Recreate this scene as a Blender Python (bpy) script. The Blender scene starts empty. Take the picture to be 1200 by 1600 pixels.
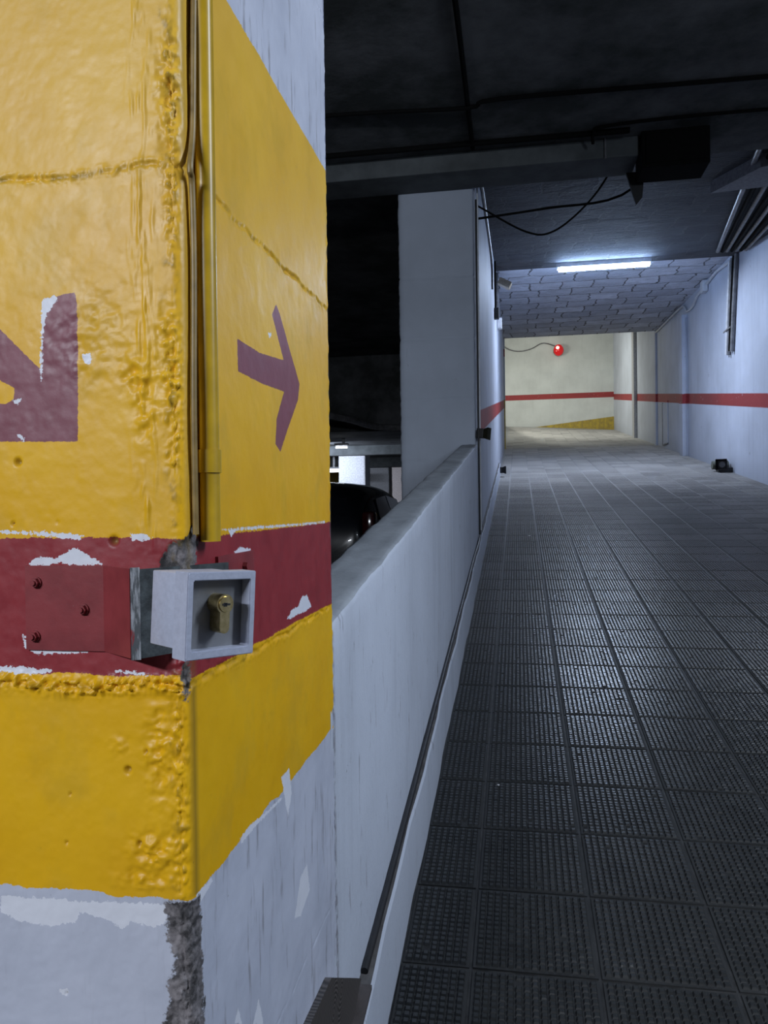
import bpy, bmesh, math, random
import numpy as np
from mathutils import Vector, Matrix

random.seed(7)
RNG = np.random.default_rng(11)
SC = bpy.context.scene
COL = SC.collection
PI = math.pi

# ------------------------------------------------------------------ camera
F_PX = 1200.0
YAW, PITCH, ROLL = math.radians(9.93), math.radians(-0.6), math.radians(0.75)
_fw = Vector((-math.sin(YAW) * math.cos(PITCH), math.cos(YAW) * math.cos(PITCH), math.sin(PITCH)))
_r0 = Vector((math.cos(YAW), math.sin(YAW), 0))
_u0 = _r0.cross(_fw)
_rt = _r0 * math.cos(ROLL) - _u0 * math.sin(ROLL)
_up = _u0 * math.cos(ROLL) + _r0 * math.sin(ROLL)
cam = bpy.data.cameras.new('camera')
cam.sensor_fit = 'VERTICAL'; cam.sensor_height = 36.0; cam.lens = 36.0 * F_PX / 1600.0
cam.clip_start = 0.02; cam.clip_end = 200
co = bpy.data.objects.new('camera', cam); COL.objects.link(co)
co.matrix_world = Matrix(((_rt.x, _up.x, -_fw.x, 0), (_rt.y, _up.y, -_fw.y, 0), (_rt.z, _up.z, -_fw.z, 0), (0, 0, 0, 1)))
SC.camera = co

def ray(px, py):
    return _fw + _rt * ((px - 600) / F_PX) - _up * ((py - 800) / F_PX)
def atY(px, py, Y):
    d = ray(px, py); return d * (Y / d.y)
def atX(px, py, X):
    d = ray(px, py); return d * (X / d.x)

# ------------------------------------------------------------------ colour management, world
SC.view_settings.view_transform = 'Standard'
SC.view_settings.look = 'None'
SC.view_settings.exposure = 0.0
SC.view_settings.gamma = 1.0
SC.view_settings.use_curve_mapping = False
w = bpy.data.worlds.new('world'); SC.world = w; w.use_nodes = True
w.node_tree.nodes['Background'].inputs[0].default_value = (0.4, 0.5, 0.8, 1)
w.node_tree.nodes['Background'].inputs[1].default_value = 0.0

# ------------------------------------------------------------------ lights of the garage
def area(name, loc, target, sx, sy, power, color, spread=180):
    l = bpy.data.lights.new(name, 'AREA'); l.shape = 'RECTANGLE'; l.size = sx; l.size_y = sy
    l.energy = power; l.color = color; l.spread = math.radians(spread)
    o = bpy.data.objects.new(name, l); COL.objects.link(o); o.location = loc
    o.rotation_euler = (Vector(target) - Vector(loc)).to_track_quat('-Z', 'Y').to_euler()
    return o
# tubes under the ceiling behind the camera (parking aisle)
area('light_aisle', (-1.9, -3.0, 1.7), (-0.5, 0.9, -0.4), 1.5, 0.12, 150, (0.84, 0.90, 1.0))
area('light_aisle_right', (2.6, 1.1, 1.9), (-0.35, 1.8, -0.7), 0.15, 1.5, 90, (0.76, 0.86, 1.0))
# tube on the ramp's ceiling: most of its light thrown down by the fitting built further below
area('light_ramp', (1.48, 13.65, 3.95), (1.48, 13.65, 0), 1.5, 0.08, 125, (0.72, 0.82, 1.0))
# tubes of the landing above, round the corner to the left
area('light_landing', (-2.4, 27.0, 5.0), (2.2, 27.6, 3.4), 1.6, 0.6, 115, (0.97, 0.98, 0.86))
area('light_landing_ceiling', (1.3, 26.2, 6.0), (1.3, 27.6, 2.6), 1.5, 0.3, 95, (0.95, 0.98, 0.88))
# parking level seen through the opening
area('light_parking', (-4.9, 17.4, 1.15), (-4.3, 19.2, 0.3), 1.2, 0.1, 60, (0.75, 0.84, 1.0))
area('light_parking_far', (-6.5, 26.0, 1.2), (-4.3, 26.2, 0.0), 1.2, 0.3, 50, (0.95, 0.93, 1.0), 170)

# ------------------------------------------------------------------ helpers
def link(name, me, mat=None, parent=None):
    o = bpy.data.objects.new(name, me); COL.objects.link(o)
    if mat:
        for m in (mat if isinstance(mat, (list, tuple)) else [mat]): me.materials.append(m)
    if parent is not None: o.parent = parent
    return o
def obj(name, bm, mat=None, parent=None, smooth=False):
    bmesh.ops.recalc_face_normals(bm, faces=bm.faces)
    me = bpy.data.meshes.new(name); bm.to_mesh(me); bm.free()
    if smooth:
        for p in me.polygons: p.use_smooth = True
        try: me.set_sharp_from_angle(angle=math.radians(40))
        except Exception: pass
    return link(name, me, mat, parent)
def struct(o):
    o['kind'] = 'structure'; return o
def tag(o, label, cat, group=None):
    o['label'] = label; o['category'] = cat
    if group: o['group'] = group
    return o
def thing(name, label, cat, loc=(0, 0, 0), group=None):
    o = bpy.data.objects.new(name, None); COL.objects.link(o); o.location = loc
    o.empty_display_size = 0.05
    return tag(o, label, cat, group)
def add_box(bm, x0, x1, y0, y1, z0, z1, bev=0.0, seg=2, M=None):
    r = bmesh.ops.create_cube(bm, size=1.0); vs = r['verts']
    for v in vs:
        v.co = Vector(((x0 + x1) / 2 + v.co.x * (x1 - x0), (y0 + y1) / 2 + v.co.y * (y1 - y0), (z0 + z1) / 2 + v.co.z * (z1 - z0)))
    if bev:
        es = list({e for v in vs for e in v.link_edges})
        r = bmesh.ops.bevel(bm, geom=es, offset=bev, segments=seg, profile=0.5, affect='EDGES')
        vs = list({v for f in r['faces'] for v in f.verts} | {v for v in vs if v.is_valid})
    if M is not None:
        for v in vs: v.co = M @ v.co
    return vs
def add_tube(bm, pts, r, seg=12, cap=True):
    pts = [Vector(p) for p in pts]; rings = []
    n = len(pts); prev = None
    for i, p in enumerate(pts):
        if i == 0: t = pts[1] - p
        elif i == n - 1: t = p - pts[i - 1]
        else: t = (pts[i + 1] - p).normalized() + (p - pts[i - 1]).normalized()
        t.normalize()
        if prev is None:
            a = Vector((0, 0, 1)) if abs(t.z) < 0.9 else Vector((1, 0, 0))
            u = t.cross(a).normalized()
        else:
            u = (prev - t * prev.dot(t)).normalized()
        prev = u; v = t.cross(u)
        rr = r[i] if isinstance(r, (list, tuple)) else r
        rings.append([bm.verts.new(p + (u * math.cos(k * 2 * PI / seg) + v * math.sin(k * 2 * PI / seg)) * rr) for k in range(seg)])
    for a, b in zip(rings, rings[1:]):
        for k in range(seg): bm.faces.new((a[k], a[(k + 1) % seg], b[(k + 1) % seg], b[k]))
    if cap:
        bm.faces.new(list(reversed(rings[0]))); bm.faces.new(rings[-1])
def smooth_path(pts, n=6):
    """Catmull-Rom through pts"""
    P = [Vector(p) for p in pts]; P = [P[0] * 2 - P[1]] + P + [P[-1] * 2 - P[-2]]; out = []
    for i in range(1, len(P) - 2):
        for k in range(n):
            t = k / n
            out.append(0.5 * ((2 * P[i]) + (P[i + 1] - P[i - 1]) * t + (2 * P[i - 1] - 5 * P[i] + 4 * P[i + 1] - P[i + 2]) * t * t + (3 * P[i] - P[i - 1] - 3 * P[i + 1] + P[i + 2]) * t ** 3))
    out.append(P[-2]); return out
def add_prism(bm, poly, vec):
    vec = Vector(vec); a = [bm.verts.new(Vector(p)) for p in poly]; b = [bm.verts.new(Vector(p) + vec) for p in poly]
    n = len(poly); bm.faces.new(a); bm.faces.new(list(reversed(b)))
    for i in range(n): bm.faces.new((a[i], b[i], b[(i + 1) % n], a[(i + 1) % n]))
def add_disc(bm, c, axis, r, depth, seg=24):
    c = Vector(c); axis = Vector(axis).normalized()
    add_tube(bm, [c, c + axis * depth], r, seg)

# ------------------------------------------------------------------ node helpers
class NT:
    def __init__(s, name):
        s.m = bpy.data.materials.new(name); s.m.use_nodes = True
        s.t = s.m.node_tree; s.n = s.t.nodes; s.b = s.n['Principled BSDF']
        s.tc = s.n.new('ShaderNodeTexCoord'); s.geo = s.n.new('ShaderNodeNewGeometry')
        s.P = s.geo.outputs['Position']
    def l(s, a, b):
        if isinstance(a, (int, float)): b.default_value = a
        elif isinstance(a, tuple): b.default_value = a if len(a) != 3 or b.type == 'VECTOR' else (*a, 1)
        else: s.t.links.new(a, b)
    def math(s, op, a, b=0.0, c=0.0, clamp=False):
        n = s.n.new('ShaderNodeMath'); n.operation = op; n.use_clamp = clamp
        s.l(a, n.inputs[0]); s.l(b, n.inputs[1])
        if op in ('MULTIPLY_ADD', 'COMPARE'): s.l(c, n.inputs[2])
        return n.outputs[0]
    def map(s, v, a, b, c=0.0, d=1.0, smooth=False):
        n = s.n.new('ShaderNodeMapRange'); n.clamp = True
        if smooth: n.interpolation_type = 'SMOOTHSTEP'
        s.l(v, n.inputs[0])
        for i, x in enumerate((a, b, c, d)): n.inputs[i + 1].default_value = x
        return n.outputs[0]
    def mix(s, f, a, b, mode='MIX'):
        n = s.n.new('ShaderNodeMix'); n.data_type = 'RGBA'; n.blend_type = mode
        s.l(f, n.inputs[0]); s.l(a, n.inputs[6]); s.l(b, n.inputs[7]); return n.outputs[2]
    def vec(s, scale=(1, 1, 1), loc=(0, 0, 0), src=None):
        n = s.n.new('ShaderNodeMapping'); n.inputs['Scale'].default_value = scale; n.inputs['Location'].default_value = loc
        s.l(src or s.P, n.inputs[0]); return n.outputs[0]
    def noise(s, scale, detail=4, rough=0.55, vec=None, dist=0.0):
        n = s.n.new('ShaderNodeTexNoise'); n.inputs['Scale'].default_value = scale; n.inputs['Detail'].default_value = detail
        n.inputs['Roughness'].default_value = rough; n.inputs['Distortion'].default_value = dist
        s.l(vec or s.P, n.inputs['Vector']); return n.outputs['Fac']
    def vor(s, scale, vec=None, feature='F1'):
        n = s.n.new('ShaderNodeTexVoronoi'); n.inputs['Scale'].default_value = scale; n.feature = feature
        s.l(vec or s.P, n.inputs['Vector']); return n.outputs['Distance']
    def attr(s, name):
        n = s.n.new('ShaderNodeAttribute'); n.attribute_name = name; return n.outputs['Fac']
    def sep(s, v=None):
        n = s.n.new('ShaderNodeSeparateXYZ'); s.l(v or s.P, n.inputs[0]); return n.outputs
    def bump(s, h, strength=0.3, dist=0.01):
        n = s.n.new('ShaderNodeBump'); n.inputs['Strength'].default_value = strength; n.inputs['Distance'].default_value = dist
        s.l(h, n.inputs['Height']); s.l(n.outputs[0], s.b.inputs['Normal']); return n
    def out(s, col=None, rough=None, metal=None, spec=None):
        if col is not None: s.l(col, s.b.inputs['Base Color'])
        if rough is not None: s.l(rough, s.b.inputs['Roughness'])
        if metal is not None: s.l(metal, s.b.inputs['Metallic'])
        if spec is not None: s.l(spec, s.b.inputs['Specular IOR Level'])
        return s.m

def simple(name, col, rough=0.6, metal=0.0, var=0.25, scale=30, bump=0.0, spec=0.5):
    t = NT(name); f = t.noise(scale, 5)
    dark = tuple(c * (1 - var) for c in col); lite = tuple(min(1, c * (1 + var)) for c in col)
    c = t.mix(t.map(f, 0.3, 0.7), dark, lite)
    if bump: t.bump(f, bump, 0.004)
    return t.out(c, rough, metal, spec)
def emit(name, col, strength):
    t = NT(name); t.b.inputs['Base Color'].default_value = (*col, 1)
    t.b.inputs['Emission Color'].default_value = (*col, 1); t.b.inputs['Emission Strength'].default_value = strength
    return t.m

WX, RX, CY0, CY1 = -0.357, 3.70, 0.787, 1.44   # parapet/left wall face, right wall face, near column front and back
G = 0.138                     # gradient of the ramp
H0 = 1.5
def zr(y): return -H0 + G * y  # ramp surface
RED = (0.30, 0.035, 0.035)

def wall_mat(name, base, stripe=None, dirt=0.35, yellow_wedge=False, vstain=0.5, dark=(0.10, 0.10, 0.10), seam=False):
    t = NT(name)
    x, y, z = t.sep()
    big = t.noise(0.9, 5, 0.6)
    streak = t.noise(1.0, 5, 0.6, t.vec((7, 7, 0.6)))
    fine = t.noise(40, 5, 0.6)
    c = t.mix(t.map(big, 0.35, 0.7), tuple(b * 0.80 for b in base), base)
    c = t.mix(t.math('MULTIPLY', t.map(streak, 0.52, 0.75), vstain), c, tuple(b * 0.52 for b in base))
    spots = t.noise(9, 6, 0.7, t.vec((1, 1, 0.6), (3.1, 0, 1.7)))
    c = t.mix(t.math('MULTIPLY', t.map(spots, 0.66, 0.72), dirt), c, dark)
    scr = t.noise(3.0, 6, 0.75, t.vec((5, 5, 1.2), (9.1, 4, 1.7)), 1.5)
    c = t.mix(t.math('MULTIPLY', t.map(scr, 0.665, 0.70), dirt * 1.4), c, dark)
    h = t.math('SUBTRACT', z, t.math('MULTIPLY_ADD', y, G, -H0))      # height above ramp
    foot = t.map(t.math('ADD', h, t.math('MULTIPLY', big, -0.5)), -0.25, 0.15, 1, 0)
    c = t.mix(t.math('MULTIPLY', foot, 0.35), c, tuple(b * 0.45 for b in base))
    if stripe:
        hh = z if stripe[2] else h
        wob = t.math('MULTIPLY', t.math('SUBTRACT', fine, 0.5), 0.015)
        hh = t.math('ADD', hh, wob)
        m = t.math('MULTIPLY', t.map(hh, stripe[0] - 0.006, stripe[0] + 0.006), t.map(hh, stripe[1] - 0.006, stripe[1] + 0.006, 1, 0))
        m = t.math('MULTIPLY', m, t.map(t.noise(14, 5, 0.7), 0.30, 0.36))
        m = t.math('MULTIPLY', m, t.map(y, 7.18, 7.24))
        c = t.mix(m, c, t.mix(t.map(big, 0.3, 0.7), (0.36, 0.045, 0.045), (0.27, 0.04, 0.045)))
    if seam:
        dy = t.math('ABSOLUTE', t.math('SUBTRACT', t.math('ADD', y, t.math('MULTIPLY', t.math('SUBTRACT', spots, 0.5), 0.02)), CY1 + 0.006))
        c = t.mix(t.math('MULTIPLY', t.map(dy, 0.003, 0.016, 1, 0), t.map(fine, 0.40, 0.60, 0.05, 0.75)), c, (0.12, 0.10, 0.11))
        sl = t.noise(1.0, 6, 0.7, t.vec((1, 30, 5), (0, 0, 0)), 0.6)
        c = t.mix(t.map(sl, 0.62, 0.68, 0, 0.55), c, (0.20, 0.17, 0.20))
    if yellow_wedge:
        top = t.math('MULTIPLY_ADD', x, 0.11, 2.883)
        m = t.map(t.math('SUBTRACT', z, t.math('ADD', top, t.math('MULTIPLY', t.math('SUBTRACT', fine, 0.5), 0.05))), -0.01, 0.01, 1, 0)
        c = t.mix(m, c, t.mix(t.map(spots, 0.4, 0.6), (0.50, 0.36, 0.05), (0.30, 0.22, 0.06)))
    bh = t.math('ADD', t.math('MULTIPLY', fine, 0.3), t.math('ADD', big, t.math('MULTIPLY', spots, 0.5)))
    t.bump(bh, 0.35, 0.012)
    return t.out(c, 0.62, 0, 0.3)

# ------------------------------------------------------------------ numpy noise
def vnoise(x, y, seed=0):
    xi = np.floor(x).astype(np.int64); yi = np.floor(y).astype(np.int64)
    fx = x - xi; fy = y - yi; fx = fx * fx * (3 - 2 * fx); fy = fy * fy * (3 - 2 * fy)
    def h(a, b):
        n = (a * 374761393 + b * 668265263 + seed * 974634777) & 0xFFFFFFFF
        n = ((n ^ (n >> 13)) * 1274126177) & 0xFFFFFFFF
        n = n ^ (n >> 16)
        return (n & 0xFFFF) / 65535.0
    return (h(xi, yi) * (1 - fx) + h(xi + 1, yi) * fx) * (1 - fy) + (h(xi, yi + 1) * (1 - fx) + h(xi + 1, yi + 1) * fx) * fy
def fbm(x, y, sc, seed=0, oct=4):
    s = 0; a = 1; t = 0
    for i in range(oct):
        s = s + a * vnoise(x * sc, y * sc, seed + i * 17); t += a; a *= 0.5; sc *= 2.03
    return s / t - 0.5
def sd_poly(x, y, poly):
    """signed distance to polygon (negative inside), numpy"""
    d = np.full(x.shape, 1e9); s = np.ones(x.shape)
    n = len(poly); j = n - 1
    for i in range(n):
        vi, vj = poly[i], poly[j]
        ex, ey = vj[0] - vi[0], vj[1] - vi[1]; wx, wy = x - vi[0], y - vi[1]
        tt = np.clip((wx * ex + wy * ey) / (ex * ex + ey * ey + 1e-12), 0, 1)
        bx, by = wx - ex * tt, wy - ey * tt
        d = np.minimum(d, bx * bx + by * by)
        c1 = y >= vi[1]; c2 = y < vj[1]; c3 = ex * wy > ey * wx
        flip = (c1 & c2 & c3) | (~c1 & ~c2 & ~c3)
        s = np.where(flip, -s, s); j = i
    return s * np.sqrt(d)

def grid_mesh(name, nu, nv, co, attrs=None, mat=None, parent=None, closed=False):
    """co: (nu*nv,3), index = i*nv + j"""
    me = bpy.data.meshes.new(name)
    i = np.arange(nu - (0 if closed else 1)); j = np.arange(nv - 1)
    I, J = np.meshgrid(i, j, indexing='ij'); I2 = (I + 1) % nu
    q = np.stack([I * nv + J, I2 * nv + J, I2 * nv + J + 1, I * nv + J + 1], -1).reshape(-1, 4)
    me.vertices.add(len(co)); me.vertices.foreach_set('co', np.asarray(co, dtype=np.float32).ravel())
    me.loops.add(q.size); me.loops.foreach_set('vertex_index', q.astype(np.int32).ravel())
    me.polygons.add(len(q)); me.polygons.foreach_set('loop_start', np.arange(0, q.size, 4, dtype=np.int32))
    me.polygons.foreach_set('loop_total', np.full(len(q), 4, dtype=np.int32))
    me.polygons.foreach_set('use_smooth', np.ones(len(q), dtype=bool))
    for k, v in (attrs or {}).items():
        a = me.attributes.new(k, 'FLOAT', 'POINT'); a.data.foreach_set('value', v.astype(np.float32).ravel())
    me.update(calc_edges=True); me.validate()
    return link(name, me, mat, parent)

# ================================================================== materials
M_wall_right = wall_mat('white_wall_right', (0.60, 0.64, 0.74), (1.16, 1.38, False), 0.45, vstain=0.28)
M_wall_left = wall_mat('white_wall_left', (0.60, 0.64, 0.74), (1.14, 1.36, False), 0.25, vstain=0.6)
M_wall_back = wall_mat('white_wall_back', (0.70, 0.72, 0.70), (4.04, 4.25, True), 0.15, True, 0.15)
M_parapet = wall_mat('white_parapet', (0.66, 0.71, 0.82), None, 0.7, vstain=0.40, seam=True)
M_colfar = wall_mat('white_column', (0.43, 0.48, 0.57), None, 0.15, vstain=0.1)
M_darkwall = simple('dark_concrete_wall', (0.10, 0.10, 0.105), 0.85, 0, 0.3, 2)
M_pdust = simple('parking_floor', (0.10, 0.10, 0.10), 0.5, 0, 0.3, 3)
M_pipe = simple('grey_conduit', (0.16, 0.16, 0.17), 0.45, 0, 0.4, 12)
M_pipe_w = simple('white_conduit', (0.60, 0.61, 0.64), 0.45, 0, 0.15, 12)
M_black = simple('black_plastic', (0.018, 0.018, 0.02), 0.5, 0, 0.3, 40)
M_cable = simple('black_cable', (0.006, 0.006, 0.006), 0.9, 0, 0.2, 40, 0, 0.1)
M_tan = simple('tan_plastic', (0.32, 0.27, 0.20), 0.5)
M_beam = simple('beam_concrete', (0.085, 0.095, 0.10), 0.8, 0, 0.3, 5, 0.3)
M_tubeglass = emit('fluorescent_tube', (0.44, 0.64, 1.0), 95)
M_tube2 = emit('fluorescent_tube_far', (0.9, 0.95, 1.0), 6)

# dark ceiling near
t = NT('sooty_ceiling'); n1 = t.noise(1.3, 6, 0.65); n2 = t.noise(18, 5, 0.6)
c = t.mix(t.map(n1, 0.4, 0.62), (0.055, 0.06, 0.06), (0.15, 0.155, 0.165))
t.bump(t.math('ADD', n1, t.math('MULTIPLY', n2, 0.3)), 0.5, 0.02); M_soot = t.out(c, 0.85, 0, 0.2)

# ramp ceiling: rows of blocks with squeezed-out mortar
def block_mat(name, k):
    t = NT(name)
    v = t.vec((1, 1, 1)); nz = t.noise(2.2, 5, 0.6)
    vm = t.n.new('ShaderNodeVectorMath'); vm.operation = 'ADD'
    nn = t.n.new('ShaderNodeTexNoise'); nn.inputs['Scale'].default_value = 2.6; nn.inputs['Detail'].default_value = 4
    t.l(t.P, nn.inputs['Vector'])
    vs = t.n.new('ShaderNodeVectorMath'); vs.operation = 'SCALE'; vs.inputs['Scale'].default_value = 0.26
    t.l(nn.outputs['Color'], vs.inputs[0]); t.l(v, vm.inputs[0]); t.l(vs.outputs[0], vm.inputs[1])
    br = t.n.new('ShaderNodeTexBrick'); t.l(vm.outputs[0], br.inputs['Vector'])
    br.inputs['Scale'].default_value = 1.0; br.inputs['Brick Width'].default_value = 0.62; br.inputs['Row Height'].default_value = 0.60
    br.inputs['Mortar Size'].default_value = 0.016; br.inputs['Mortar Smooth'].default_value = 0.25; br.offset = 0.35
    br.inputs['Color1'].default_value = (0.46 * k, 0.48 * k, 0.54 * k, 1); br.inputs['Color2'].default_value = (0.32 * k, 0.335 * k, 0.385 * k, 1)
    br.inputs['Mortar'].default_value = (0.13, 0.13, 0.14, 1)
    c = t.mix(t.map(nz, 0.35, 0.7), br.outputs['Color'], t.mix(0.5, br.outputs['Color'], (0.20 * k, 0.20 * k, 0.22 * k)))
    ridge = t.math('ABSOLUTE', t.math('SUBTRACT', t.noise(1.0, 4, 0.6, t.vec((1.2, 7, 1))), 0.5))
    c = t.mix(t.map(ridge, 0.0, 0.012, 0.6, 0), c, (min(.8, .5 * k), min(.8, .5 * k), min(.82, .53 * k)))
    hh = t.math('SUBTRACT', t.math('MULTIPLY', nz, 1.2), t.math('MULTIPLY', br.outputs['Fac'], 1.0))
    hh = t.math('ADD', hh, t.map(ridge, 0.0, 0.03, 0.8, 0))
    t.bump(t.math('ADD', hh, t.math('MULTIPLY', t.noise(25, 4), 0.25)), 0.8, 0.03); return t.out(c, 0.8, 0, 0.2)
M_block = block_mat('block_ceiling_dimmed', 0.24)  # dimmed copy: the weaker light on this stretch is put into its colour
M_block2 = block_mat('block_ceiling_lit', 1.9)  # brightened copy of the same blocks, light on the far stretch put into colour


# ramp tile
t = NT('ramp_tile')
x, y, z = t.sep()
big = t.noise(0.7, 5, 0.6); fine = t.noise(60, 4, 0.6); mid = t.noise(6, 5, 0.65)
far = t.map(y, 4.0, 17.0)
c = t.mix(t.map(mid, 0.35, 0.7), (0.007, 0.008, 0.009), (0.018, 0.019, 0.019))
c = t.mix(t.map(t.attr('stud_top'), 0.5, 1.0, 0, 0.75), c, (0.034, 0.037, 0.038))  # stud tops lighter than the slab between them
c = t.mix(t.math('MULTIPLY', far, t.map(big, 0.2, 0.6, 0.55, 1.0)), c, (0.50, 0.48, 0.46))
a = t.attr('tile'); c = t.mix(t.math('MULTIPLY', a, 0.30), c, (0.012, 0.013, 0.014))
c = t.mix(t.map(t.noise(30, 6, 0.7), 0.68, 0.72, 0, 0.5), c, (0.30, 0.30, 0.29))
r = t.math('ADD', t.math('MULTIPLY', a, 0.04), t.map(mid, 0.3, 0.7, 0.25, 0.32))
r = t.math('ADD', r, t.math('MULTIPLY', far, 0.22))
r = t.math('ADD', r, t.map(t.attr('stud_top'), 0.0, 1.0, 0.40, 0.0))
t.bump(t.math('ADD', fine, t.math('MULTIPLY', mid, 0.6)), 0.08, 0.003); M_tile = t.out(c, r, 0, 0.7)
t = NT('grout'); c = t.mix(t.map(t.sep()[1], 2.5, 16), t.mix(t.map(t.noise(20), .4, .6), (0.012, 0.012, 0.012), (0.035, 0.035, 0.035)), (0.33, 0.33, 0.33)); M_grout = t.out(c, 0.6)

# painted concrete of the near column
t = NT('painted_concrete')
A = {k: t.attr(k) for k in ('a_yel', 'a_red', 'a_arrow', 'a_chip', 'a_conc', 'a_paper', 'a_side')}
rag = t.math('MULTIPLY', t.math('SUBTRACT', t.noise(170, 4, 0.6), 0.5), 0.006)
rag2 = t.math('MULTIPLY', t.math('SUBTRACT', t.noise(420, 2, 0.6), 0.5), 0.003)
rag = t.math('ADD', rag, rag2)
def msk(a, e=0.0004, k=1.0):
    return t.map(t.math('ADD', a, t.math('MULTIPLY', rag, k)), -e, e, 1, 0)
n_big = t.noise(5, 5, 0.6); n_mid = t.noise(28, 5, 0.6); n_fine = t.noise(160, 4, 0.6)
streak = t.noise(1, 5, 0.65, t.vec((60, 60, 7)))
z = t.sep()[2]
wh = t.mix(t.map(n_big, 0.35, 0.65), (0.47, 0.50, 0.60), (0.58, 0.61, 0.72))
wh = t.mix(t.math('MULTIPLY', t.map(streak, 0.57, 0.66, 0, 0.6), t.map(A['a_side'], 0, 1, 1, 0.15)), wh, (0.22, 0.21, 0.23))
wh = t.mix(t.map(t.noise(70, 6, 0.75), 0.68, 0.71, 0, 0.7), wh, (0.10, 0.10, 0.10))
yl = t.mix(t.map(n_big, 0.35, 0.65), (0.76, 0.40, 0.002), (0.84, 0.47, 0.006))
yl = t.mix(t.map(z, 0.0, 0.65, 0.0, 0.38), yl, (0.64, 0.45, 0.13))
yl = t.mix(t.map(t.noise(9, 5, 0.6, t.vec((1, 1, 0.8), (4, 4, 4))), 0.52, 0.66, 0, 0.30), yl, (0.52, 0.33, 0.03))
yl = t.mix(t.map(t.noise(55, 6, 0.8), 0.70, 0.72, 0, 0.8), yl, (0.10, 0.06, 0.02))
c = t.mix(msk(A['a_yel']), wh, yl)
rd = t.mix(t.map(n_mid, 0.35, 0.65), (0.25, 0.024, 0.032), (0.30, 0.032, 0.040))
c = t.mix(msk(A['a_red']), c, rd)
ar = t.mix(t.map(n_mid, 0.3, 0.7), (0.20, 0.055, 0.075), (0.25, 0.085, 0.11))
c = t.mix(msk(A['a_arrow'], 0.0004, 0.5), c, ar)
c = t.mix(msk(A['a_chip'], 0.0003, 1.6), c, (0.74, 0.76, 0.84))
cc = t.mix(t.map(t.noise(45, 6, 0.7), 0.4, 0.62), (0.045, 0.043, 0.045), (0.26, 0.24, 0.25))
c = t.mix(msk(A['a_conc'], 0.0012, 2.5), c, cc)
c = t.mix(t.map(A['a_paper'], 0, 1, 0, 0.75), c, (0.20, 0.13, 0.02))
hgt = t.math('ADD', t.math('MULTIPLY', n_mid, 0.6), t.math('MULTIPLY', n_fine, 0.25))
hgt = t.math('ADD', hgt, t.math('MULTIPLY', msk(A['a_chip'], 0.0006, 1.6), -0.25))
t.bump(hgt, 0.16, 0.003)
rg = t.map(n_mid, 0.3, 0.7, 0.40, 0.52)
rg = t.math('ADD', rg, t.math('MULTIPLY', msk(A['a_conc'], 0.001, 2.5), 0.4))
M_paint = t.out(c, rg, 0, 0.45)

# ================================================================== structure
# face of the parapet and the ramp's left wall
def box_struct(name, mat, *b, bev=0):
    bm = bmesh.new(); add_box(bm, *b, bev=bev); return struct(obj(name, bm, mat))

# ramp base (below tiles) with the banked landing
bm = bmesh.new()
ys = [-5.0, 0.725, 21.6, 24.0, 27.0, 29.0, 31.0]
rows = []
for yy in ys:
    zz = max(-1.4, zr(yy)) - 0.004
    bank = 0.24 * max(0, (yy - 24.0) / 7.0) ** 1.2
    row = []
    for xx in ([WX + 0.0, RX + 0.0] if yy < 21.5 else [-7.0, WX, 0.8, RX]):
        b = bank if xx < 0 else (bank * 0.75 if xx < 1 else 0)
        row.append(bm.verts.new((xx, yy, zz + b)))
    rows.append(row)
for a, b in zip(rows, rows[1:]):
    if len(a) == len(b):
        for k in range(len(a) - 1): bm.faces.new((a[k], a[k + 1], b[k + 1], b[k]))
    else:
        bm.faces.new((a[0], a[1], b[3], b[2], b[1]))
base = struct(obj('floor', bm, M_grout))

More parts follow.
